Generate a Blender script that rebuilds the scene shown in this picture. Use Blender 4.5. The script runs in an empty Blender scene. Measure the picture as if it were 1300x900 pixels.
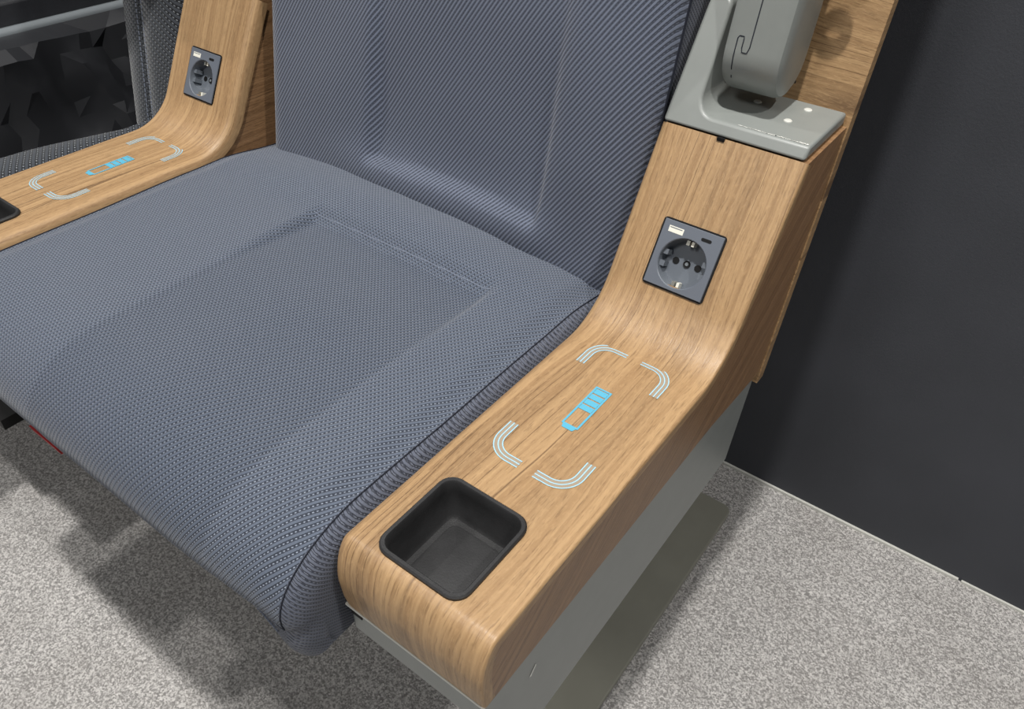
import bpy, bmesh, math, random
from mathutils import Vector, noise, Matrix
random.seed(4)
S = bpy.context.scene
COL = S.collection
ZO = 0.47                       # height of the armrest top above the floor; shapes below are written relative to it
PI = math.pi

# ------------------------------------------------------------------ camera
F_PX = 984.68
R_ = Vector((0.80094831, 0.598244, 0.02420563)); U_ = Vector((-0.39961976, 0.50404409, 0.76566546)); D_ = Vector((-0.44585407, 0.62293151, -0.64278339))
cam_d = bpy.data.cameras.new('camera'); cam = bpy.data.objects.new('camera', cam_d); COL.objects.link(cam)
cam_d.sensor_width = 36.0; cam_d.lens = F_PX / 1300 * 36.0; cam_d.clip_start = 0.02
m = Matrix((R_, U_, -D_)).transposed().to_4x4(); m.translation = (0.13096926, -0.17146021, 0.38659867 + ZO)
cam.matrix_world = m
S.camera = cam

# ------------------------------------------------------------------ light
S.view_settings.view_transform = 'Standard'; S.view_settings.look = 'None'
S.view_settings.gamma = 1.0; S.view_settings.use_curve_mapping = False
S.view_settings.exposure = 0.0
w = bpy.data.worlds.new('world'); S.world = w; w.use_nodes = True
bg = w.node_tree.nodes['Background']; bg.inputs[0].default_value = (0.93, 0.96, 1.0, 1); bg.inputs[1].default_value = 0.14
def lamp(name, loc, power, size, col=(1, 0.975, 0.94), target=(-0.3, 0.2, 0.4)):
    d = bpy.data.lights.new(name, 'AREA'); d.shape = 'DISK'; d.size = size; d.energy = power; d.color = col
    o = bpy.data.objects.new(name, d); COL.objects.link(o); o.location = loc
    o.rotation_euler = (Vector(target) - Vector(loc)).to_track_quat('-Z', 'Y').to_euler(); return o
lamp('ceiling_spot_overhead', (0.0, -0.14, 2.8), 50, 0.10)
lamp('ceiling_spot_aisle', (1.35, -0.12, 2.8), 25, 0.10)
lamp('ceiling_spot_left', (-2.0, -0.2, 2.8), 22, 0.12)
lamp('front_fill', (-0.5, -2.0, 2.8), 24, 0.6)  # soft frontal fill, added to stand in for the hall's ambient light

# ------------------------------------------------------------------ node helpers
class NT:
    def __init__(s, name):
        s.m = bpy.data.materials.new(name); s.m.use_nodes = True; s.t = s.m.node_tree
        s.b = s.t.nodes['Principled BSDF']
    def n(s, typ, **k):
        nd = s.t.nodes.new(typ)
        for a, v in k.items(): setattr(nd, a, v)
        return nd
    def lk(s, a, b): s.t.links.new(a, b)
    def put(s, sock, v):
        if hasattr(v, 'is_output') or isinstance(v, bpy.types.NodeSocket): s.lk(v, sock)
        else: sock.default_value = v
    def math(s, op, a, b=None, c=None, clamp=False):
        nd = s.n('ShaderNodeMath', operation=op, use_clamp=clamp)
        for i, v in enumerate((a, b, c)):
            if v is not None: s.put(nd.inputs[i], v)
        return nd.outputs[0]
    def sstep(s, x, lo, hi):
        nd = s.n('ShaderNodeMapRange', interpolation_type='SMOOTHSTEP')
        s.put(nd.inputs[0], x); nd.inputs[1].default_value = lo; nd.inputs[2].default_value = hi
        return nd.outputs[0]
    def uv(s):
        c = s.n('ShaderNodeTexCoord'); sp = s.n('ShaderNodeSeparateXYZ'); s.lk(c.outputs['UV'], sp.inputs[0]); return sp.outputs[0], sp.outputs[1]
    def vec(s, x, y, z=0.0):
        c = s.n('ShaderNodeCombineXYZ')
        for i, v in enumerate((x, y, z)): s.put(c.inputs[i], v)
        return c.outputs[0]
    def noise(s, v, scale, detail=2.0, rough=0.5, dist=0.0):
        nd = s.n('ShaderNodeTexNoise'); s.put(nd.inputs['Vector'], v); nd.inputs['Scale'].default_value = scale
        nd.inputs['Detail'].default_value = detail; nd.inputs['Roughness'].default_value = rough; nd.inputs['Distortion'].default_value = dist
        return nd.outputs[0]
    def mix(s, f, a, b, typ='MIX'):
        nd = s.n('ShaderNodeMix', data_type='RGBA', blend_type=typ)
        s.put(nd.inputs[0], f)
        for i, v in ((6, a), (7, b)): s.put(nd.inputs[i], v if not isinstance(v, tuple) else (*v[:3], 1))
        return nd.outputs[2]
    def bump(s, h, strength, dist):
        nd = s.n('ShaderNodeBump'); nd.inputs['Strength'].default_value = strength; nd.inputs['Distance'].default_value = dist
        s.lk(h, nd.inputs['Height']); s.lk(nd.outputs[0], s.b.inputs['Normal'])
    def fin(s, col, rough=0.5, spec=0.5, metal=0.0):
        s.put(s.b.inputs['Base Color'], (*col, 1) if isinstance(col, tuple) else col)
        s.put(s.b.inputs['Roughness'], rough); s.b.inputs['Specular IOR Level'].default_value = spec; s.b.inputs['Metallic'].default_value = metal
        return s.m
def lin(r, g, b):
    f = lambda c: (c / 255 / 12.92) if c / 255 <= 0.04045 else ((c / 255 + 0.055) / 1.055) ** 2.4
    return (f(r), f(g), f(b))

def wood(name, light, mid, dark, off=0.0, rough=0.42):
    t = NT(name); u, v = t.uv()
    u = t.math('ADD', u, off)
    # slow wander of the grain along the board
    wob = t.noise(t.vec(t.math('MULTIPLY', u, 9.0), t.math('MULTIPLY', v, 3.2)), 1.0, 2.0)
    uu = t.math('ADD', u, t.math('MULTIPLY', t.math('SUBTRACT', wob, 0.5), 0.035))
    bands = t.noise(t.vec(t.math('MULTIPLY', uu, 230.0), t.math('MULTIPLY', v, 1.4)), 1.0, 3.0, 0.6)
    broad = t.noise(t.vec(t.math('MULTIPLY', uu, 26.0), t.math('MULTIPLY', v, 1.5)), 1.0, 2.0)
    lines = t.noise(t.vec(t.math('MULTIPLY', uu, 110.0), t.math('MULTIPLY', v, 0.8), 3.0), 1.0, 0.0)
    lines = t.math('ABSOLUTE', t.math('SUBTRACT', lines, 0.5))
    lines = t.math('MULTIPLY', t.sstep(lines, 0.022, 0.0), t.sstep(t.noise(t.vec(t.math('MULTIPLY', uu, 30.0), t.math('MULTIPLY', v, 4.0), 9.0), 1.0, 1.0), 0.38, 0.6))
    pores = t.noise(t.vec(t.math('MULTIPLY', uu, 760.0), t.math('MULTIPLY', v, 60.0)), 1.0, 2.0, 0.6)
    flk = t.noise(t.vec(t.math('MULTIPLY', uu, 480.0), t.math('MULTIPLY', v, 160.0), 7.0), 1.0, 2.0, 0.6)
    c = t.mix(t.sstep(bands, 0.32, 0.68), mid, light)
    c = t.mix(t.math('MULTIPLY', t.sstep(broad, 0.52, 0.75), 0.35), c, dark)
    c = t.mix(t.math('MULTIPLY', lines, 0.75), c, dark)
    c = t.mix(t.math('MULTIPLY', t.sstep(pores, 0.52, 0.70), 0.38), c, dark)
    c = t.mix(t.math('MULTIPLY', t.sstep(flk, 0.5, 0.68), 0.22), c, tuple(min(1, x * 1.25) for x in light))
    t.bump(t.math('SUBTRACT', flk, pores), 0.35, 0.0006)
    return t.fin(c, rough, 0.4)

def fabric(name, rib, gap, dots, pitch=0.0035, d=(0.5, 0.866), dot_amt=0.8, bump=0.7):
    t = NT(name); u, v = t.uv(); k = 1 / pitch
    wx = t.math('MULTIPLY', t.math('SUBTRACT', t.noise(t.vec(u, v), 900.0, 1.0), 0.5), 0.0006)
    u2 = t.math('ADD', u, wx)
    a = t.math('SUBTRACT', t.math('MULTIPLY', u2, d[1] * k), t.math('MULTIPLY', v, d[0] * k))
    b = t.math('ADD', t.math('MULTIPLY', u2, d[0] * k), t.math('MULTIPLY', v, d[1] * k))
    fa = t.math('FRACT', a)
    tri = t.math('ABSOLUTE', t.math('SUBTRACT', fa, 0.5))            # 0 in rib centre, .5 in the gap centre
    ribm = t.sstep(tri, 0.33, 0.17)
    row = t.math('FLOOR', t.math('ADD', a, 0.5))
    db = t.math('ADD', t.math('MULTIPLY', b, 1.25), t.math('MULTIPLY', row, 0.37))
    dt = t.math('ABSOLUTE', t.math('SUBTRACT', t.math('FRACT', db), 0.5))
    dotm = t.math('MULTIPLY', t.sstep(dt, 0.30, 0.16), t.sstep(tri, 0.36, 0.44))
    thread = t.math('ABSOLUTE', t.math('SUBTRACT', t.math('FRACT', t.math('MULTIPLY', b, 2.5)), 0.5))
    fuzz = t.noise(t.vec(u, v), 2600.0, 2.0, 0.7)
    c = t.mix(ribm, gap, rib)
    c = t.mix(t.math('MULTIPLY', dotm, dot_amt), c, dots)
    c = t.mix(t.math('MULTIPLY', t.sstep(fuzz, 0.35, 0.75), 0.45), c, tuple(x * 1.6 for x in rib))
    h = t.math('ADD', t.math('ADD', ribm, t.math('MULTIPLY', dotm, 0.7 * dot_amt)), t.math('MULTIPLY', thread, 0.25))
    t.bump(h, bump, 0.0009)
    t.b.inputs['Sheen Weight'].default_value = 0.25; t.b.inputs['Sheen Roughness'].default_value = 0.4
    return t.fin(c, 0.85, 0.25)

def plain(name, col, rough=0.5, spec=0.5, metal=0.0, grain=0.0, gscale=400.0, var=0.0):
    t = NT(name); tc = t.n('ShaderNodeTexCoord').outputs['Object']
    c = col
    if var:
        f = t.noise(tc, gscale * 0.05, 3.0, 0.6); c = t.mix(t.sstep(f, 0.3, 0.7), tuple(x * (1 - var) for x in col), tuple(min(1, x * (1 + var)) for x in col))
    if grain: t.bump(t.noise(tc, gscale, 3.0, 0.6), grain, 0.0006)
    return t.fin(c, rough, spec, metal)

M = {}
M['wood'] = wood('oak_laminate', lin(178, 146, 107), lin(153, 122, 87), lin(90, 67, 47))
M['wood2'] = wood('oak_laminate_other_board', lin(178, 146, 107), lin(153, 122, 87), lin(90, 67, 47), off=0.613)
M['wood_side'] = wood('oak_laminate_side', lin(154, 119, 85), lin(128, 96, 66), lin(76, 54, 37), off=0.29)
M['fab_seat'] = fabric('ribbed_fabric_seat', lin(89, 97, 111), lin(33, 37, 47), lin(158, 167, 182), 0.0036, (0.5, 0.866), 0.85)
M['fab_inset_shaded'] = fabric('ribbed_fabric_inset_shaded', lin(81, 89, 103), lin(28, 32, 42), lin(148, 157, 172), 0.0036, (0.5, 0.866), 0.85)  # seat fabric again, darkened so the inset's shaded look sits in the colour
M['fab_back'] = fabric('ribbed_fabric_back', lin(103, 110, 126), lin(34, 37, 47), lin(100, 107, 122), 0.0034, (0.57, 0.82), 0.45, 0.55)
M['fab_side'] = fabric('ribbed_fabric_border', lin(92, 97, 110), lin(34, 37, 46), lin(130, 136, 150), 0.0029, (0.77, -0.63), 0.6)
M['fab_dark'] = fabric('dark_ribbed_fabric', lin(60, 64, 70), lin(16, 17, 19), lin(150, 156, 162), 0.0062, (0.86, 0.5), 0.7)
M['grey'] = plain('grey_green_paint', lin(133, 137, 134), 0.38, 0.5, 0.0, 0.06, 700, 0.03)
M['greydark'] = plain('grey_green_base_paint', lin(140, 139, 128), 0.36, 0.5, 0.0, 0.05, 300, 0.05)
M['black'] = plain('black_rubber', lin(38, 38, 39), 0.55, 0.5, 0, 0.25, 900, 0.2)
M['hole'] = plain('black_plastic', lin(14, 14, 15), 0.6, 0.3)
M['sock'] = plain('anthracite_plastic', lin(98, 104, 114), 0.42, 0.5, 0, 0.05, 900)
M['sockin'] = plain('anthracite_plastic_gloss', lin(104, 110, 118), 0.3, 0.5)
M['metal'] = plain('nickel', lin(225, 222, 210), 0.25, 0.5, 0.9)
M['white'] = plain('white_plastic', lin(228, 226, 214), 0.4)
M['cyan'] = plain('cyan_print', lin(90, 172, 200), 0.45)
M['pale'] = plain('pale_blue_print', lin(160, 205, 224), 0.45)
M['band'] = plain('grey_print', lin(158, 142, 122), 0.5)
M['stitch'] = plain('pale_thread', lin(122, 129, 143), 0.8, 0.2)
M['seam'] = plain('dark_thread', lin(34, 37, 46), 0.85, 0.2)
M['red'] = plain('red_webbing', lin(170, 44, 46), 0.7)
M['lip'] = plain('pale_edge_band', lin(205, 205, 198), 0.5)
M['chip'] = plain('chipped_paint', lin(232, 232, 226), 0.6)
M['leather'] = plain('black_leatherette', lin(44, 45, 49), 0.5, 0.5, 0, 0.5, 500, 0.1)
M['film'] = plain('black_plastic_film', lin(44, 45, 48), 0.32, 0.5, 0, 0.1, 60)
M['steel'] = plain('brushed_rail', lin(120, 126, 130), 0.4, 0.5, 0.0)
def carpet():
    t = NT('heather_carpet'); tc = t.n('ShaderNodeTexCoord').outputs['Object']
    a = t.noise(tc, 260.0, 4.0, 0.9); b = t.noise(tc, 800.0, 2.0, 0.8); g = t.noise(tc, 9.0, 3.0, 0.6)
    vo = t.n('ShaderNodeTexVoronoi'); vo.inputs['Scale'].default_value = 520.0; t.lk(tc, vo.inputs['Vector'])
    sv = t.n('ShaderNodeSeparateXYZ'); t.lk(vo.outputs['Color'], sv.inputs[0])
    f = t.math('ADD', t.math('ADD', t.math('MULTIPLY', a, 0.45), t.math('MULTIPLY', b, 0.35)), t.math('MULTIPLY', sv.outputs[0], 0.16))
    c = t.mix(t.sstep(f, 0.38, 0.62), lin(126, 124, 122), lin(214, 211, 208))
    c = t.mix(t.math('MULTIPLY', t.sstep(g, 0.4, 0.7), 0.18), c, lin(120, 114, 108))
    t.bump(b, 0.2, 0.002); return t.fin(c, 0.95, 0.1)
M['carpet'] = carpet()
def wallm():
    t = NT('matt_black_wall'); tc = t.n('ShaderNodeTexCoord').outputs['Object']
    a = t.noise(tc, 3.0, 3.0, 0.6); b = t.noise(tc, 420.0, 3.0, 0.7)
    c = t.mix(t.sstep(a, 0.3, 0.7), lin(60, 62, 67), lin(68, 70, 76))
    c = t.mix(t.math('MULTIPLY', t.sstep(b, 0.55, 0.8), 0.3), c, lin(70, 72, 76))
    t.bump(b, 0.3, 0.001); return t.fin(c, 0.62, 0.35)
M['wall'] = wallm()

# ------------------------------------------------------------------ object helpers
def tag(o, label=None, cat=None, group=None, kind=None):
    for k, v in (('label', label), ('category', cat), ('group', group), ('kind', kind)):
        if v: o[k] = v
    return o
def thing(name, loc, label, cat, group=None):
    o = bpy.data.objects.new(name, None); o.empty_display_size = 0.05; COL.objects.link(o); o.location = loc
    o['loc'] = loc; return tag(o, label, cat, group)
def world_loc(o):
    v = Vector((0, 0, 0))
    while o: v += o.location; o = o.parent
    return v
def obj(name, V, Fc, mat, parent=None, uvs=None, smooth=True, ang=40):
    """V in room coordinates relative to the armrest top (z gets ZO)."""
    L = world_loc(parent) if parent else Vector((0, 0, 0))
    me = bpy.data.meshes.new(name)
    me.from_pydata([(v[0] - L.x, v[1] - L.y, v[2] + ZO - L.z) for v in V], [], Fc)
    if uvs is not None:
        ul = me.uv_layers.new(name='UVMap')
        for lp in me.loops: ul.data[lp.index].uv = uvs[lp.vertex_index]
    bm = bmesh.new(); bm.from_mesh(me)
    if uvs is None: bmesh.ops.remove_doubles(bm, verts=bm.verts, dist=1e-6)
    bmesh.ops.delete(bm, geom=[v for v in bm.verts if not v.link_faces], context='VERTS'); bmesh.ops.recalc_face_normals(bm, faces=bm.faces); bm.to_mesh(me); bm.free()
    if uvs is None:
        ul = me.uv_layers.new(name='UVMap')
        for p in me.polygons:
            n = p.normal; ax = max(range(3), key=lambda i: abs(n[i]))
            for li in p.loop_indices:
                c = me.vertices[me.loops[li].vertex_index].co
                ul.data[li].uv = ((c.z, c.y) if ax == 0 else (c.x, c.z) if ax == 1 else (c.x, c.y))
    me.materials.append(M[mat] if isinstance(mat, str) else mat)
    if smooth:
        for p in me.polygons: p.use_smooth = True
        me.set_sharp_from_angle(angle=math.radians(ang))
    o = bpy.data.objects.new(name, me); COL.objects.link(o)
    if parent: o.parent = parent
    return o
def grid_faces(nu, nv, closed_u=False, skip=None):
    f = []
    for i in range(nu if closed_u else nu - 1):
        for j in range(nv - 1):
            if skip and skip(i, j): continue
            a = i * nv + j; b = ((i + 1) % nu) * nv + j
            f.append((a, b, b + 1, a + 1))
    return f
def box(x0, x1, y0, y1, z0, z1):
    V = [(x, y, z) for x in (x0, x1) for y in (y0, y1) for z in (z0, z1)]
    return V, [(0, 1, 3, 2), (4, 6, 7, 5), (0, 4, 5, 1), (2, 3, 7, 6), (0, 2, 6, 4), (1, 5, 7, 3)]
def bevel_obj(o, wd, seg=2, ang=30):
    md = o.modifiers.new('bevel', 'BEVEL'); md.width = wd; md.segments = seg; md.limit_method = 'ANGLE'; md.angle_limit = math.radians(ang); md.harden_normals = False
    return o
def prism_x(poly, x0, x1):
    """extrude a (y,z) polygon along x"""
    n = len(poly); V = [(x0, y, z) for y, z in poly] + [(x1, y, z) for y, z in poly]
    return V, [tuple(range(n))[::-1], tuple(range(n, 2 * n))] + [(i, (i + 1) % n, n + (i + 1) % n, n + i) for i in range(n)]
def tube(path, r, n=8, caps=True):
    P = [Vector(p) for p in path]; V = []; Fc = []
    up = Vector((0, 0, 1)); last = None
    for i, p in enumerate(P):
        t = (P[min(i + 1, len(P) - 1)] - P[max(i - 1, 0)]).normalized()
        if last is None:
            a = t.cross(up); a = t.cross(Vector((1, 0, 0))) if a.length < 1e-3 else a
        else: a = last - t * last.dot(t)
        a.normalize(); last = a; b = t.cross(a)
        V += [tuple(p + (a * math.cos(2 * PI * k / n) + b * math.sin(2 * PI * k / n)) * r) for k in range(n)]
    for i in range(len(P) - 1):
        for k in range(n):
            Fc.append((i * n + k, i * n + (k + 1) % n, (i + 1) * n + (k + 1) % n, (i + 1) * n + k))
    if caps: Fc += [tuple(range(n))[::-1], tuple(range((len(P) - 1) * n, len(P) * n))]
    return V, Fc
def rrect(x0, x1, y0, y1, r, n=5):
    pts = []
    for cx, cy, a0 in ((x1 - r, y1 - r, 0), (x0 + r, y1 - r, 90), (x0 + r, y0 + r, 180), (x1 - r, y0 + r, 270)):
        for k in range(n + 1):
            a = math.radians(a0 + 90 * k / n); pts.append((cx + r * math.cos(a), cy + r * math.sin(a)))
    return pts
def loops_mesh(loops, cap0=False, cap1=True):
    n = len(loops[0]); V = [p for l in loops for p in l]; Fc = []
    for i in range(len(loops) - 1):
        for k in range(n): Fc.append((i * n + k, i * n + (k + 1) % n, (i + 1) * n + (k + 1) % n, (i + 1) * n + k))
    if cap0: Fc.append(tuple(range(n))[::-1])
    if cap1: Fc.append(tuple(range((len(loops) - 1) * n, len(loops) * n)))
    return V, Fc
def ss(x, a, b):
    t = max(0.0, min(1.0, (x - a) / (b - a))); return t * t * (3 - 2 * t)
def join(parts):
    V = []; Fc = []
    for v, f in parts:
        k = len(V); V += list(v); Fc += [tuple(i + k for i in q) for q in f]
    return V, Fc

# ------------------------------------------------------------------ the setting
FZ = -ZO
WALL_Y = 0.654
o = obj('floor', *box(-3.2, 3.2, -3.0, WALL_Y + 0.05, FZ - 0.05, FZ), 'carpet', smooth=False); tag(o, 'grey heather carpet under the seats', 'floor', kind='structure')
o = obj('wall_back', *box(-3.2, 3.2, WALL_Y, WALL_Y + 0.05, FZ, 2.4), 'wall', smooth=False); tag(o, 'matt black wall behind the seats', 'wall', kind='structure')
bb = obj('baseboard_back', *box(-3.2, 0.262, WALL_Y - 0.0035, WALL_Y + 0.002, FZ, FZ + 0.004), 'lip', smooth=False); tag(bb, 'thin pale strip where carpet meets black wall', 'baseboard', kind='structure')
obj('strip', *box(0.266, 3.2, WALL_Y - 0.003, WALL_Y + 0.002, FZ, FZ + 0.0035), 'lip', bb, smooth=False)

# ------------------------------------------------------------------ armrest consoles
W = 0.1188; D = 0.60
SL = 1.0737; YK = 0.2895; ZT = 0.141; CS, SN = math.cos(SL), math.sin(SL)
KSH = 0.187                                     # lean of shell and backrest
def shell_y(z): return 0.452 + (z - 0.15) * KSH
def profile():
    """outer (y, z) line of the wooden top: front bottom, nose, flat, fillet, slope"""
    p = [(-0.004, -0.0615), (-0.0062, -0.05)]
    ry, rz = 0.016, 0.034; cy, cz = -0.0075 + ry, -rz
    for k in range(13):
        a = PI - (PI / 2) * k / 12; p.append((cy + ry * math.cos(a), cz + rz * math.sin(a)))
    # flat with rows on the tray edges
    p += [(y, 0.0) for y in (0.0122, 0.0775, 0.10, 0.15, 0.20, 0.235)]
    R = 0.062; tl = R * math.tan(SL / 2); y0 = YK - tl
    for k in range(15):
        a = SL * k / 14; p.append((y0 + R * math.sin(a), R - R * math.cos(a)))
    for t in (0.0425, 0.0445, 0.0885, 0.0905, 0.12, ZT / SN): p.append((YK + CS * t, SN * t))
    out = [p[0]]
    for q in p[1:]:
        if math.dist(q, out[-1]) > 1e-4: out.append(q)
    return out
TRAY = (-0.0964, -0.0288, 0.0085, 0.0809)
SOCK_X = (-0.0860, -0.0348); SOCK_T = (0.0400, 0.0930)
def slope_pt(x, t, h=0.0): return (x, YK + CS * t - SN * h, SN * t + CS * h)

def console(xo, mirrored, label, wood_mat):
    T = thing('armrest_console', (xo - W / 2, 0.2, ZO + FZ), label, 'armrest', 'wood armrest consoles')
    prof = profile(); n = len(prof)
    nor = []; arc = [0.0]
    for i in range(n):
        a = prof[max(i - 1, 0)]; b = prof[min(i + 1, n - 1)]; ty, tz = b[0] - a[0], b[1] - a[1]; l = math.hypot(ty, tz)
        nor.append((-tz / l, ty / l))
        if i: arc.append(arc[-1] + math.dist(prof[i], prof[i - 1]))
    rl, rr = (0.009, 0.0022) if not mirrored else (0.0022, 0.009)
    cols = []                                   # (x, inward offset)
    for k in range(6):
        a = (PI / 2) * k / 5; cols.append((-W + rl - rl * math.cos(a), rl - rl * math.sin(a)))
    for x in (TRAY[0] + 0.0035, SOCK_X[0] + 0.003, -0.06, SOCK_X[1] - 0.003, TRAY[1] - 0.0035): cols.append((x, 0.0))
    for k in range(6):
        a = (PI / 2) * (5 - k) / 5; cols.append((-rr + rr * math.cos(a), rr - rr * math.sin(a)))
    drop = 0.007
    cols = [(-W, rl + drop)] + cols + [(0.0, rr + drop)]
    V = []; UV = []
    for cx, off in cols:
        for i in range(n):
            y, z = prof[i]; ny, nz = nor[i]
            V.append((xo + cx, y - ny * off, z - nz * off))
            UV.append((cx + (off if cx > -W / 2 else -off) * 0.6, arc[i]))
    ci = {round(c[0], 5): i for i, c in enumerate(cols)}
    tx0, tx1 = ci[round(TRAY[0] + 0.0035, 5)], ci[round(TRAY[1] - 0.0035, 5)]
    sx0, sx1 = ci[round(SOCK_X[0] + 0.003, 5)], ci[round(SOCK_X[1] - 0.003, 5)]
    def skip(i, j):
        ym = (prof[j][0] + prof[j + 1][0]) / 2; tm = (prof[j][1] + prof[j + 1][1]) / 2 / SN
        if tx0 <= i < tx1 and prof[j][1] > -0.02 and abs(prof[j + 1][1]) < 1e-4 and 0.0122 < ym < 0.0776: return True
        if sx0 <= i < sx1 and 0.0436 < tm < 0.0888 and prof[j][1] > 0.03: return True
        return False
    obj('top_panel', V, grid_faces(len(cols), n, skip=skip), wood_mat, T, UV, ang=50)
    # side panels (polygons in y,z), just inside the rounded edges
    def side(x0, x1, inset, name, mat):
        poly = [(prof[i][0] - nor[i][0] * inset, prof[i][1] - nor[i][1] * inset) for i in range(0, n)]
        poly[0] = (prof[0][0] + inset, prof[0][1]); poly[-1] = (prof[-1][0] + inset * 0.6, ZT - 0.0005)
        yb = -0.083
        poly += [(shell_y(ZT) - 0.001, ZT - 0.0005), (shell_y(yb) - 0.001, yb), (0.30, -0.0705)]
        Vv, Ff = prism_x(poly, xo + x0, xo + x1)
        # veneer grain runs diagonally on the side boards
        g = 0.62
        uv = [(v[2] * math.cos(g) - v[1] * math.sin(g), v[2] * math.sin(g) + v[1] * math.cos(g)) if name == 'outer_side_panel' else (v[2], v[1]) for v in Vv]
        return obj(name, Vv, Ff, mat, T, uv, smooth=False)
    if not mirrored:
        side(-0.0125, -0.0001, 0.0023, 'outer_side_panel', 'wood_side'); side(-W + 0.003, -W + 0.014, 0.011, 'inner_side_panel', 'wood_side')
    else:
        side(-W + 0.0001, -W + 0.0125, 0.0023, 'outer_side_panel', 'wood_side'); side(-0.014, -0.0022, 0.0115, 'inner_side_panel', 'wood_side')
    yb = shell_y(ZT) - 0.002
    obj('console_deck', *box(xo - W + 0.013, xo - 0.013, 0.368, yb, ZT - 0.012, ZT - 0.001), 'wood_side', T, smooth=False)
    # pale lip between wood and metal
    obj('edge_strip', *prism_x([(-0.0045, -0.0635), (0.30, -0.0725), (0.30, -0.0705), (-0.0045, -0.0615)], xo - W + 0.004, xo - 0.001), 'lip', T, smooth=False)
    # painted metal support
    poly = [(0.0, -0.0632), (0.0, -0.096), (0.055, -0.1964), (0.396, -0.1964), (0.412, -0.086), (0.30, -0.0722)]
    b = obj('support_beam', *prism_x(poly, xo - W + 0.002, xo - 0.004), 'grey', T, smooth=False); bevel_obj(b, 0.0025)
    obj('slot', *box(xo - W + 0.0035, xo - W + 0.013, -0.0007, 0.006, -0.078, -0.0735), 'hole', b, smooth=False)
    if not mirrored:
        obj('scratch', [(xo - 0.0036, 0.048, -0.108), (xo - 0.0036, 0.0500, -0.1095), (xo - 0.0036, 0.0555, -0.1020), (xo - 0.0036, 0.0545, -0.100)], [(0, 1, 2, 3)], 'chip', b, smooth=False)
        # worn spots on the front lower corner of the veneer
    # ---- storage tray
    x0, x1, y0, y1 = TRAY; x0 += xo; x1 += xo
    def lp(ins, z, r): return [(x, y, z) for x, y in rrect(x0 + ins, x1 - ins, y0 + ins, y1 - ins, r)]
    L = [lp(0.0, 0.0002, 0.0110), lp(0.0, 0.0020, 0.0110), lp(0.0010, 0.0030, 0.0102), lp(0.0030, 0.0030, 0.0090), lp(0.0038, 0.0018, 0.0084),
         lp(0.0042, -0.006, 0.0082), lp(0.0062, -0.0265, 0.0072), lp(0.0082, -0.029, 0.006)]
    tr = obj('storage_tray', *loops_mesh(L), 'black', T); tr['label'] = 'black rubber storage tray'
    L = [lp(0.0125, -0.0292, 0.006), lp(0.0130, -0.0275, 0.006), lp(0.0140, -0.0272, 0.0055)]
    obj('tray_mat', *loops_mesh(L), 'black', tr)
    # ---- charging print
    cx, cy, hx, hy = xo - 0.0590, 0.1865, 0.0350, 0.0745
    zz = 0.00025
    def strip(pts, wd, z):
        V = []; 
        for i, p in enumerate(pts):
            a = pts[max(i - 1, 0)]; b = pts[min(i + 1, len(pts) - 1)]; tx, ty = b[0] - a[0], b[1] - a[1]; l = math.hypot(tx, ty)
            V += [(p[0] - ty / l * wd / 2, p[1] + tx / l * wd / 2, z), (p[0] + ty / l * wd / 2, p[1] - tx / l * wd / 2, z)]
        return V, [(2 * i, 2 * i + 1, 2 * i + 3, 2 * i + 2) for i in range(len(pts) - 1)]
    def corner(sx, sy, ins):
        r = 0.0185 - ins; pts = []
        ccx, ccy = cx + sx * (hx - 0.0185), cy + sy * (hy - 0.0185)
        ex, ey = cx + sx * 0.0062, cy + sy * (hy - 0.0325)
        pts.append((ex, ccy + sy * r))
        for k in range(11):
            a = (PI / 2) * k / 10; pts.append((ccx + sx * r * math.sin(a), ccy + sy * r * math.cos(a)))
        pts.append((ccx + sx * r, ey)); return pts
    for sx in (-1, 1):
        for sy in (-1, 1):
            mk = obj('corner_mark', *join([strip(corner(sx, sy, ins), 0.0008, zz + 0.0001) for ins in (0.0, 0.0031, 0.0062)]), 'pale', T, smooth=False)
            obj('mark_band', *strip(corner(sx, sy, 0.0031), 0.0062, zz), 'band', mk, smooth=False)
    bx, by0, by1, hw, t = cx, 0.1655, 0.2125, 0.0068, 0.0015
    q = lambda a, b, c, d: ([(a, c, zz + .0001), (b, c, zz + .0001), (b, d, zz + .0001), (a, d, zz + .0001)], [(0, 1, 2, 3)])
    bt = obj('battery_symbol', *join([q(bx - hw, bx - hw + t, by0, by1), q(bx + hw - t, bx + hw, by0, by1), q(bx - hw + t, bx + hw - t, by0, by0 + t), q(bx - hw + t, bx + hw - t, by1 - t, by1),
        ([(bx - hw * .62, by0 - .0034, zz + .0001), (bx + hw * .62, by0 - .0034, zz + .0001), (bx + hw * .8, by0, zz + .0001), (bx - hw * .8, by0, zz + .0001)], [(0, 1, 2, 3)])]), 'cyan', T, smooth=False)
    bt['label'] = 'cyan battery symbol printed on the wood'
    for k in range(4):
        ya = by1 - 0.0022 - 0.0066 * k
        obj('charge_bar', *q(bx - hw + 0.0017, bx + hw - 0.0017, ya - 0.0054, ya), 'cyan', bt, smooth=False)
    # ---- socket
    a0, a1 = SOCK_X; t0, t1 = SOCK_T; sc = ((a0 + a1) / 2, (t0 + t1) / 2 - 0.0035)
    P = lambda a, t, h: tuple(Vector(slope_pt(a + xo, t, h)))
    def slp(ins, h, r): return [P(x, y, h) for x, y in rrect(a0 + ins, a1 - ins, t0 + ins, t1 - ins, r, 4)]
    n4 = 20
    gap = obj('power_socket', *loops_mesh([slp(-0.0008, 0.00015, .003), slp(-0.0008, 0.0007, .003), slp(0.0004, 0.0007, .002)]), 'hole', T)
    # cut the gap frame's cap away so the well stays open: rebuild as ring
    bpy.data.objects.remove(gap)
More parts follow.
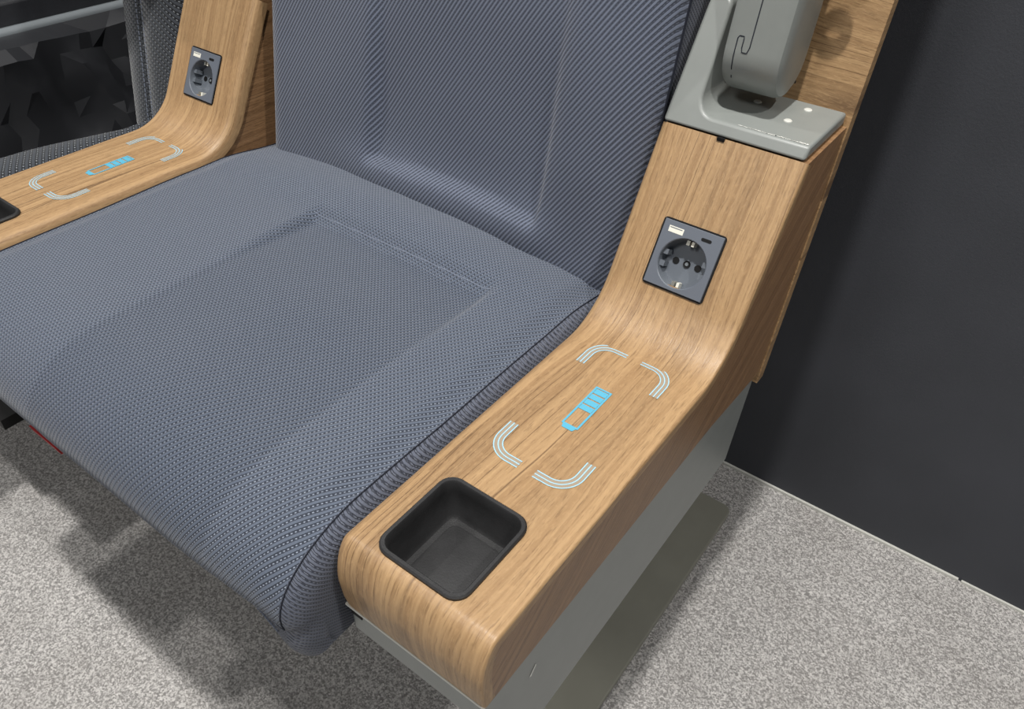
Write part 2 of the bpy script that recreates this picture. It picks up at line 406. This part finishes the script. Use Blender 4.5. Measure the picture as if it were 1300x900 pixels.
    gap = obj('power_socket', *loops_mesh([slp(-0.0008, 0.00015, .003), slp(-0.0008, 0.0010, .003), slp(0.0006, 0.0010, .002), slp(0.0006, -0.002, .002)], cap1=False), 'hole', T)
    gap['label'] = 'anthracite power socket with two charging ports'
    # face plate: rounded square with a round opening
    N = 48; rad = 0.0194
    outer = []; 
    for k in range(N):
        a = 2 * PI * k / N; dx, dy = math.cos(a), math.sin(a)
        tx = ((a1 - 0.0006 - sc[0]) if dx > 0 else (sc[0] - a0 - 0.0006)) / max(abs(dx), 1e-6); ty = ((t1 - 0.0006 - sc[1]) if dy > 0 else (sc[1] - t0 - 0.0006)) / max(abs(dy), 1e-6)
        l = min(tx, ty); outer.append((sc[0] + dx * l, sc[1] + dy * l))
    # snap the nearest samples onto the four corners
    for c in ((a0 + .0006, t0 + .0006), (a1 - .0006, t0 + .0006), (a0 + .0006, t1 - .0006), (a1 - .0006, t1 - .0006)):
        k = min(range(N), key=lambda k: math.dist(outer[k], c)); outer[k] = c
    circ = lambda r, h: [P(sc[0] + r * math.cos(2 * PI * k / N), sc[1] + r * math.sin(2 * PI * k / N), h) for k in range(N)]
    sq = lambda s, h: [P(sc[0] + (x - sc[0]) * s, sc[1] + (y - sc[1]) * s, h) for x, y in outer]
    obj('face_plate', *loops_mesh([sq(1.0, -0.001), sq(1.0, 0.0014), sq(0.985, 0.0020), circ(rad + .0007, 0.0020), circ(rad, 0.0014)], cap1=False), 'sock', gap, ang=35)
    obj('socket_well', *loops_mesh([circ(rad, 0.0014), circ(rad - .0006, -0.008), circ(rad - .0012, -0.0118)]), 'sockin', gap, ang=50)
    # raised side ribs in the well, earth clips, pin holes, screw
    def pbox(x0, x1, y0, y1, h0, h1):
        v, f = box(x0, x1, y0, y1, h0, h1); return [P(*p) for p in v], f
    sx, st = sc
    for s in (-1, 1):
        for dy in (-0.0048, 0.0048):
            xa, xb = sorted((sx + s * (rad - 0.0048), sx + s * (rad - 0.0006)))
            obj('guide_rib', *pbox(xa, xb, st + dy - 0.0021, st + dy + 0.0021, -0.0118, -0.002), 'sockin', gap, smooth=False)
        ya, yb2 = sorted((st + s * (rad - 0.0046), st + s * (rad - 0.0008)))
        cl = obj('earth_clip', *pbox(sx - 0.0030, sx - 0.0004, ya, yb2, -0.0085, -0.0010), 'metal', gap, smooth=False)
        obj('clip_spring', *pbox(sx + 0.0010, sx + 0.0032, ya, yb2, -0.0085, -0.0016), 'white', gap, smooth=False)
        dd = lambda r, h, ox=0.0095 * s: [P(sx + ox + r * math.cos(2 * PI * k / 16), st + r * math.sin(2 * PI * k / 16), h) for k in range(16)]
        obj('pin_hole', *loops_mesh([dd(.0028, -.0117), dd(.0028, -.0112), dd(.0021, -.0112)]), 'hole', gap, smooth=False)
    d0 = lambda r, h: [P(sx + r * math.cos(2 * PI * k / 16), st + r * math.sin(2 * PI * k / 16), h) for k in range(16)]
    obj('screw_hole', *loops_mesh([d0(.0030, -.0117), d0(.0030, -.0110), d0(.0022, -.0112)]), 'hole', gap, smooth=False)
    obj('screw_head', *loops_mesh([d0(.0015, -.0111), d0(.0013, -.0106)]), 'steel', gap, smooth=False)
    wv, hv = a1 - a0, t1 - t0
    ux, ut = a0 + .235 * wv, t1 - .135 * hv
    obj('usb_port_rim', *pbox(ux - .0062, ux + .0062, ut - .0024, ut + .0024, 0.0012, 0.00215), 'white', gap, smooth=False)
    obj('usb_port_tongue', *pbox(ux - .0054, ux + .0050, ut + .0009, ut + .0016, 0.0012, 0.00225), 'sockin', gap, smooth=False)
    ux, ut = a0 + .735 * wv, t1 - .13 * hv
    v = [P(x, y, h) for h in (0.0012, 0.00215) for x, y in rrect(ux - .0043, ux + .0043, ut - .0013, ut + .0013, .0012, 4)]
    obj('usb_c_port', *loops_mesh([v[:20], v[20:]]), 'hole', gap, smooth=False)
    return T
console(0.0, False, 'light oak armrest console nearest the camera, beside the folding grey arm', 'wood')
console(-D, True, 'light oak armrest console on the far side of the seat, next to dark fabric', 'wood2')

# ------------------------------------------------------------------ the seat
seat = thing('train_seat', (-0.36, 0.25, 0), 'blue-grey ribbed fabric train seat between the two wooden armrests', 'seat')
XC = -0.3595; HW = 0.2385; XS = HW - 0.012
PX0, PX1 = -0.408, -0.200
def panel_back(x): return 0.245 + 0.04 * (x + 0.304)
def recess(x, y):
    a = ss(x, PX0 - 0.006, PX0 + 0.006) * (1 - ss(x, PX1 - 0.006, PX1 + 0.006)) * (0.12 + 0.88 * ss(y, 0.13, 0.245))
    return a * (1 - ss(y, panel_back(x) - 0.001, panel_back(x) + 0.020)) * (0.2 + 0.8 * ss(y, -0.06, 0.10))
def top_z(x, y):
    xn = (x - XC) / HW
    z = 0.0005 + 0.008 * (1 - xn * xn) + 0.011 * ss(y, 0.235, 0.30) * (1 - xn ** 2) - 0.0085 * recess(x, y)
    z -= 0.010 * ss(y, 0.27, 0.36) + 0.004 * ss(abs(xn), 0.86, 0.94)
    z += 0.0012 * noise.noise(Vector((x * 14, y * 12, 2.0)))
    return z
def front_y(x):
    xn = (x - XC) / HW; return -0.0405 - 0.008 * (1 - abs(xn) ** 3)
RZ, RY = 0.052, 0.078
def cushion_profile(x):
    yf = front_y(x); pts = []
    ys = [0.372 + (yf + RY - 0.372) * k / 140 for k in range(141)]
    for y in ys: pts.append((y, top_z(x, y)))
    y1 = yf + RY; zc = top_z(x, y1) - RZ
    for k in range(1, 15):
        a = (PI / 2 + 0.75 * (1 - abs((x - XC) / HW) ** 5)) * k / 14
        pts.append((y1 - RY * math.sin(a), zc + RZ * math.cos(a)))
    return pts
xs = [XC - XS + 2 * XS * k / 168 for k in range(169)]
V = []; UV = []
for x in xs:
    pr = cushion_profile(x); s = 0; pv = None
    for p in pr:
        if pv: s -= math.dist(p, pv)
        V.append((x, p[0], p[1])); UV.append((x, s)); pv = p
npf = len(cushion_profile(XC))
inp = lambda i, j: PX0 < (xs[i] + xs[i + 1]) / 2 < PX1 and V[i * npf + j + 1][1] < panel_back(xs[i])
cush = obj('seat_cushion', V, grid_faces(len(xs), npf, skip=inp), 'fab_seat', seat, UV, ang=80)
obj('inset_panel', V, grid_faces(len(xs), npf, skip=lambda i, j: not inp(i, j)), 'fab_inset_shaded', cush, UV, ang=80)
obj('seam', *tube([(x, panel_back(x) + 0.0085, top_z(x, panel_back(x) + 0.0085) + 0.0001) for x in [PX0 + (PX1 - PX0) * k / 40 for k in range(41)]], 0.0004, 6), 'stitch', cush)
# front border under the stitched seam
V = []; UV = []
for x in xs:
    y, z = cushion_profile(x)[-1]
    for k in range(8):
        a = k / 7
        V.append((x, y + 0.0025 - 0.0035 * math.sin(a * PI) + 0.008 * a * a, z - 0.001 + (-0.108 - z) * a)); UV.append((x, -a * 0.07))
obj('front_border', V, grid_faces(len(xs), 8), 'fab_side', cush, [(v * 0.8, u) for u, v in UV], ang=80)
# side borders
for sgn in (-1, 1):
    V = []; UV = []; edge = cushion_profile(XC + sgn * XS); s = 0
    ye, ze = edge[-1]
    ex = [(ye + 0.0025 - 0.0035 * math.sin(a * PI) + 0.008 * a * a, ze - 0.001 + (-0.108 - ze) * a) for a in [k / 7 for k in range(8)]]
    edge = edge + ex; ne = len(edge); arcs = 0
    for i, (y, z) in enumerate(edge):
        a = edge[max(i - 1, 0)]; b = edge[min(i + 1, ne - 1)]; ty, tz = b[0] - a[0], b[1] - a[1]; l = math.hypot(ty, tz) or 1
        iy, iz = -tz / l, ty / l                                            # inward (down on top, back on the front)
        if iz > 0.2: iy, iz = -iy, -iz
        if i >= 141 and iy < 0: iy, iz = -iy, -iz
        bulge = [(0.0, 0.0), (0.0045, 0.0012), (0.0085, 0.005), (0.0112, 0.011), (0.0120, 0.019)]
        col = []
        for bx, bi in bulge: col.append((XC + sgn * (XS + bx), y + iy * bi, max(z + iz * bi, -0.108)))
        ly, lz = col[-1][1], col[-1][2]
        for k in range(1, 7):
            col.append((XC + sgn * (HW - 0.004 * (k / 6) ** 2), ly + (max(ly, -0.006) - ly) * 0.4 * (k / 6), lz + (-0.1085 - lz) * k / 6))
        V += col
        for c in col: UV.append((c[1], c[2] - abs(c[0] - XC - sgn * HW) * 0.6))
    obj('side_border', V, grid_faces(ne, 11), 'fab_side', cush, UV, ang=80)
    pth = [(XC + sgn * (XS + 0.0012), y, z + 0.0002) for y, z in cushion_profile(XC + sgn * XS)]
    obj('seam', *tube(pth, 0.0005, 6), 'seam', cush)
# double row of stitches on the front seam
for dz in (-0.003, -0.009):
    parts = []
    for k in range(118):
        x = XC - XS + 0.006 + k * 0.00372
        y0, z0 = cushion_profile(x)[-1]; y1, z1 = cushion_profile(x + 0.0026)[-1]
        yy = lambda y, d: y + 0.0018 - 0.0035 * math.sin(min(1, -d / 0.07) * PI) - 0.0008
        parts.append(tube([(x, yy(y0, dz), z0 + dz), (x + 0.0013, yy(y0, dz) - 0.0004, z0 + dz), (x + 0.0026, yy(y1, dz), z1 + dz)], 0.0006, 5))
    st = obj('stitching', *join(parts), 'stitch', cush); st['kind'] = 'stuff'
obj('seam', *tube([(x, cushion_profile(x)[-1][0] + 0.0006, cushion_profile(x)[-1][1]) for x in xs], 0.0010, 6), 'seam', cush)
obj('cushion_pan', *box(XC - HW + 0.03, XC + HW - 0.03, 0.07, 0.372, -0.135, -0.107), 'hole', seat, smooth=False)
sp = obj('pull_strap', *prism_x([(-0.030, -0.1195), (-0.028, -0.1195), (-0.026, -0.1285), (-0.028, -0.1285)], -0.50, -0.455), 'red', seat, smooth=False); sp['label'] = 'red strap under the cushion edge'

# backrest
BX0, BX1 = -0.573, -0.1215
def back_off(x, z):
    """bulge of the padding towards the sitter"""
    o = 0.0
    inpan = ss(x, -0.420, -0.404) * (1 - ss(x, -0.214, -0.203)); zb = 0.028 + 0.006 * (1 - ((x + .31) / .11) ** 2)
    o -= 0.011 * inpan * ss(z, zb - 0.001, zb + 0.004) * (1 - 0.55 * ss(z, 0.06, 0.22))
    o += 0.007 * math.exp(-((z - 0.018) / 0.022) ** 2) * ss(x, -0.50, -0.38) * (1 - ss(x, -0.22, -0.17))
    o += 0.004 * math.sin(max(0, min(1, (x - BX0) / (BX1 - BX0))) * PI)
    o += 0.004 * ss(x, -0.207, -0.19) * (1 - ss(x, -0.17, -0.14)) * ss(z, 0.0, 0.1)
    for e, r in ((BX0, 0.026), (BX1, 0.030)):
        d = abs(x - e)
        if d < r: o -= r * 0.8 * (1 - math.sqrt(max(0, 1 - (1 - d / r) ** 2)))
    o -= 0.010 * (1 - ss(z, -0.05, 0.005))
    o += 0.002 * noise.noise(Vector((x * 12, z * 10, 5.0)))
    return o
LE = math.hypot(1, KSH); BN = (-1 / LE, KSH / LE)
def back_pt(x, z, o): return (x, 0.326 + KSH * z + BN[0] * o, z + BN[1] * o)
xs2 = [BX0 + (BX1 - BX0) * (0.5 - 0.5 * math.cos(PI * k / 110)) * 0.35 + (BX1 - BX0) * (k / 110) * 0.65 for k in range(111)]
zs2 = [-0.06 + 0.0045 * k for k in range(40)] + [0.12 + 0.012 * k for k in range(51)]
V = []; UV = []
for x in xs2:
    for z in zs2: V.append(back_pt(x, z, back_off(x, z))); UV.append((x, z * LE))
back = obj('backrest', V, grid_faces(len(xs2), len(zs2)), 'fab_back', seat, UV, ang=80)
for sgn, bx in ((-1, BX0), (1, BX1)):
    V = []; UV = []
    for z in zs2:
        for k in range(9):
            a = k / 8; q = back_pt(bx + sgn * 0.0015 * math.sin(a * PI) , z, back_off(bx, z) * (1 - a) - 0.088 * a); V.append(q); UV.append((q[1], z * LE))
    obj('side_border', V, grid_faces(len(zs2), 9), 'fab_side', back, UV, ang=80)
    obj('seam', *tube([back_pt(bx, z, back_off(bx, z) + 0.0003) for z in zs2[::2]], 0.0012, 6), 'seam', back)
obj('top_border', *box(BX0, BX1, 0.46, 0.55, 0.715, 0.722), 'fab_side', back, smooth=False)
SV, SF = prism_x([(shell_y(-0.0965), -0.0965), (shell_y(-0.0965) + .014, -0.0965), (shell_y(0.75) + .014, 0.75), (shell_y(0.75), 0.75)], -0.72, 0.0012)
obj('back_shell', SV, SF, 'wood', seat, [(v[2] + 0.1 * v[0], v[0]) for v in SV], smooth=False)
# pedestal and floor plate
V, Fc = loops_mesh([[(x, y, z) for x, y in rrect(-0.70, -0.0185, 0.185, 0.574, 0.012, 5)] for z in (FZ + 0.0005, FZ + 0.010)], cap0=True)
b = obj('base_plate', V, Fc, 'greydark', seat, smooth=False); bevel_obj(b, 0.0015)
for lx in (-0.30, -0.46):
    obj('leg', *box(lx - 0.035, lx + 0.035, 0.19, 0.36, FZ + 0.010, -0.205), 'greydark', seat, smooth=False)
obj('cross_rail', *box(-0.595, -0.125, 0.16, 0.39, -0.205, -0.135), 'greydark', seat, smooth=False)

# ------------------------------------------------------------------ folded grey arm and its bracket
arm = thing('folding_armrest', (-0.06, 0.41, ZO + ZT), 'grey painted folding arm with hinge bracket on the near oak armrest', 'armrest')
PT = 0.0095                                       # bracket plate thickness
px0, px1, py0, py1 = -0.1165, -0.0030, 0.3655, 0.4500
# L shaped bracket: section in x,z with fillet, run back in y, front leaning like the console slope
sec = [(px0, 0.0), (px1, 0.0), (px1, PT)]
fr = 0.014; ux = px0 + 0.0235
sec += [(ux + fr + 0.012, PT)]
for k in range(7):
    a = (PI / 2) * k / 6; sec.append((ux + fr - fr * math.sin(a), PT + fr - fr * math.cos(a)))
HT = 0.084
sec += [(ux - 0.002, HT - 0.006)]
for k in range(5):
    a = (PI / 2) * k / 4; sec.append((ux - 0.002 - 0.006 + 0.006 * math.cos(a), HT - 0.006 + 0.006 * math.sin(a)))
for k in range(5):
    a = PI / 2 + (PI / 2) * k / 4; sec.append((px0 + 0.003 + 0.007 + 0.007 * math.cos(a), HT - 0.007 + 0.007 * math.sin(a)))
front = [(x, py0 + z * 0.52, ZT + 0.0008 + z) for x, z in sec]; rear = [(x, py1 + z * KSH - 0.002, ZT + 0.0008 + z) for x, z in sec]
br = obj('hinge_bracket', *loops_mesh([front, rear], cap0=True), 'grey', arm, ang=35); bevel_obj(br, 0.0022, 3, 40)
SC = []
for k in range(46):
    x = -0.058 + 0.052 * k / 45 + random.uniform(-.0006, .0006)
    d = 0.0006 + 0.0022 * abs(noise.noise(Vector((k * 0.41, 0, 3)))) * (0.3 + 0.9 * k / 45); zq = ZT + 0.0008 + PT + 0.00025
    SC.append(([(x - .0007, py0 + 0.0068, zq), (x + .0007, py0 + 0.0068, zq), (x + .0006, py0 + 0.0068 + d, zq), (x - .0006, py0 + 0.0068 + d, zq)], [(0, 1, 2, 3)]))
sf = obj('scuff', *join(SC), 'chip', br, smooth=False); sf['kind'] = 'stuff'
def dome(c, nrm, r, mat, name, par):
    c = Vector(c); nrm = Vector(nrm).normalized(); a = nrm.orthogonal().normalized(); b = nrm.cross(a)
    lps = [[tuple(c + (a * math.cos(2 * PI * k / 14) + b * math.sin(2 * PI * k / 14)) * r * rr + nrm * r * hh) for k in range(14)] for rr, hh in ((1, -0.1), (0.95, .15), (.7, .32), (.35, .38))]
    return obj(name, *loops_mesh(lps), mat, par)
zt = ZT + 0.0008 + PT
for sx_, sy_ in ((-0.0655, 0.4240), (-0.0285, 0.4340), (-0.0330, 0.4040)):
    dome((sx_, sy_, zt), (0, 0, 1), 0.0034, 'lip', 'screw', arm)
dome((ux - 0.0003, 0.417, ZT + 0.030), (1, 0, 0), 0.0034, 'lip', 'screw', arm)
# the arm: stadium section in y,z, width in x, leaning back like the shell
ax0, ax1 = -0.0885, -0.0425
za = ZT + 0.052; ya = 0.4165; rA = 0.030
def arm_pt(s, d): return (ya + KSH * s - d, za + s + KSH * d)   # s up along the arm, d towards the front
def arm_poly(ins):
    p = []; r = rA - ins
    for k in range(17):
        a = PI * k / 16; p.append(arm_pt(-r * math.sin(a), r * math.cos(a)))
    p += [arm_pt(0.42 - ins, -r), arm_pt(0.42 - ins, r)]
    return p
lv = []
for x, ins in ((ax0, 0.006), (ax0 + 0.0018, 0.002), (ax0 + 0.006, 0.0), (ax1 - 0.006, 0.0), (ax1 - 0.0018, 0.002), (ax1, 0.006)):
    lv.append([(x, y, z) for y, z in arm_poly(ins)])
obj('notch', *box(-0.070, -0.064, 0.3640, 0.3665, ZT - 0.0018, ZT + 0.0006), 'hole', arm, smooth=False)
armb = obj('arm', *loops_mesh(lv, cap0=True), 'grey', arm, ang=30)
# parting line on the front of the arm
gx = -0.0680
def groove(pts, wd):
    V = []
    for i, (x, s) in enumerate(pts):
        a = pts[max(i - 1, 0)]; b = pts[min(i + 1, len(pts) - 1)]; tx, ts = b[0] - a[0], b[1] - a[1]; l = math.hypot(tx, ts); nx, ns = -ts / l * wd / 2, tx / l * wd / 2
        for q in ((x + nx, s + ns), (x - nx, s - ns)):
            sv = q[1]
            if sv >= 0: yz = arm_pt(sv, rA + 0.0002)
            else:
                an = min(1.2, -sv / rA); yz = arm_pt(-(rA + .0002) * math.sin(an), (rA + .0002) * math.cos(an))
            V.append((q[0], *yz))
    return V, [(2 * i, 2 * i + 1, 2 * i + 3, 2 * i + 2) for i in range(len(pts) - 1)]
obj('parting_line', *groove([(gx, 0.30), (gx, 0.1), (gx, 0.02), (gx, 0.003), (gx - 0.0012, -0.001), (gx - 0.005, -0.001), (gx - 0.0058, 0.002), (gx - 0.0058, 0.008), (gx - 0.0060, 0.0095), (gx - 0.0095, 0.0095), (gx - 0.0105, 0.0080), (gx - 0.0105, -0.004), (gx - 0.0105, -0.012), (gx - 0.0105, -0.022)], 0.0008), 'seam', armb, smooth=False)
hk = [(-0.0425 + 0.010 + 0.010 * math.cos(a), 0.4480 + 0.002 * math.sin(a), ZT + 0.107 + 0.010 * math.sin(a)) for a in [2 * PI * k / 20 for k in range(21)]]
obj('release_ring', *tube(hk, 0.0035, 10), 'greydark', arm)
dome((ax1, 0.430, ZT + 0.03), (1, 0, 0), 0.0012, 'hole', 'pin', arm)

# ------------------------------------------------------------------ what lies beyond the far console
nb = thing('neighbouring_seat', (-0.78, 0.2, 0), 'dark fabric seat edge and side bolster just past the far armrest', 'seat')
def pad(name, path, half, prof_fn, mat, par): pass
# narrow cushion border: section rounded, tapering toward the back
V = []; UV = []
for k in range(41):
    y = -0.045 + 0.385 * k / 40; far = -0.780 + 0.045 * ss(y, 0.12, 0.32)
    sec2 = [(-0.7215, -0.10), (-0.7215, -0.012), (-0.727, -0.004), (-0.735, -0.002)] + [(far + 0.010, -0.003), (far + 0.003, -0.007), (far, -0.014), (far - 0.004, -0.05), (far - 0.006, -0.14)]
    s = 0
    for i, q in enumerate(sec2):
        if i: s += math.dist(q, sec2[i - 1])
        V.append((q[0], y, q[1])); UV.append((s, y))
nc = obj('seat_cushion', V, grid_faces(41, 9), 'fab_dark', nb, UV, ang=70)
obj('front_border', *prism_x([(-0.045, -0.14), (-0.045, -0.01), (-0.043, -0.01), (-0.043, -0.14)], -0.786, -0.7215), 'fab_dark', nc, smooth=False)
V = []; UV = []
for k in range(61):
    z = -0.06 + 0.76 * k / 60
    sec3 = [(-0.7210, 0.10), (-0.7210, 0.014), (-0.726, 0.004), (-0.738, 0.000), (-0.765, -0.003), (-0.7855, -0.002), (-0.7885, 0.0018), (-0.7915, -0.001), (-0.815, 0.001), (-0.835, 0.006), (-0.848, 0.018), (-0.852, 0.10)]
    s = 0
    for i, q in enumerate(sec3):
        if i: s += math.dist(q, sec3[i - 1])
        V.append((q[0], 0.322 + KSH * z + q[1] - (0.09 * ss(z, 0.11, 0.30) if i not in (0, 11) else 0), z)); UV.append((s, z))  # upper part pushed forward, out of view, to shade the far console
nbk = obj('side_bolster', V, grid_faces(61, 12), 'fab_dark', nb, UV, ang=70)
shade_wing = lambda z: 0.322 + KSH * z - 0.09 * ss(z, 0.11, 0.30)
for dx in (-0.7830, -0.7940):
    parts = [tube([(dx, shade_wing(z) - 0.0022, z), (dx, shade_wing(z + .004) - 0.0026, z + 0.004)], 0.0007, 5) for z in [-0.03 + 0.006 * k for k in range(60)]]
    st = obj('stitching', *join(parts), 'stitch', nbk); st['kind'] = 'stuff'
obj('seat_pan', *box(-1.18, -0.74, 0.0, 0.40, -0.30, -0.285), 'hole', nb, smooth=False)

# crumpled black film sagging across the gap
def film_z(x, y):
    t = (x + 0.80) / (-1.19 + 0.80)
    z = -0.07 - 0.17 * math.sin(min(1, t * 1.25) * PI) ** 0.8 if t < 0.8 else -0.07
    z = -0.10 - 0.13 * math.sin(PI * min(1, max(0, t)) ** 0.8)
    return z
V = []
nx, ny = 22, 26
for i in range(nx):
    a = i / (nx - 1)
    for j in range(ny):
        y = 0.02 + 0.60 * j / (ny - 1) + random.uniform(-0.008, 0.008)
        if a < 0.6: x = -0.86 - 0.29 * (a / 0.6); z = -0.13 - 0.13 * math.sin(PI * (a / 0.6) * 0.75)
        else: b2 = (a - 0.6) / 0.4; x = -1.15 - 0.03 * math.sin(b2 * PI / 2); z = -0.13 - 0.13 * math.sin(PI * 0.75) + 0.21 * b2
        p = Vector((x * 4, y * 5, z * 4))
        w1 = abs(noise.noise(p * 1.0)) * 0.13 + abs(noise.noise(p * 2.2 + Vector((3, 1, 7)))) * 0.055 + random.uniform(0, 0.008)
        fade = min(1.0, min(a / 0.08, (1 - a) / 0.06))
        V.append((x + w1 * (0.3 + 0.7 * a) * fade, y, z + w1 * (1 - 0.6 * a) * fade))
tri = []
for q in grid_faces(nx, ny):
    tri += [(q[0], q[1], q[2]), (q[0], q[2], q[3])] if random.random() < 0.5 else [(q[0], q[1], q[3]), (q[1], q[2], q[3])]
fl = obj('plastic_sheet', V, tri, 'film', None, ang=24)
tag(fl, 'crumpled black plastic sheet in the dark gap at upper left', 'sheet')
# black padded armrest with a rail at the top left corner
ba = thing('padded_armrest', (-1.26, 0.3, 0), 'black padded armrest with grey edge rail in the upper left corner', 'armrest')
V, Fc = loops_mesh([[(x, y, z) for x, y in rrect(-1.33, -1.203, 0.0, 0.60, 0.012, 4)] for z in (-0.012, 0.028)], cap0=True)
b = obj('arm_pad', V, Fc, 'leather', ba); bevel_obj(b, 0.006, 3)
obj('edge_rail', *tube([(-1.195, 0.0, -0.014), (-1.195, 0.30, -0.014), (-1.195, 0.60, -0.014)], 0.0095, 14), 'steel', ba)
obj('side_panel', *box(-1.33, -1.205, 0.01, 0.59, -0.44, -0.012), 'hole', ba, smooth=False)
obj('foot', *box(-1.32, -1.215, 0.05, 0.55, FZ, -0.44), 'hole', ba, smooth=False)
for o in bpy.data.objects:
    if 'loc' in o: del o['loc']
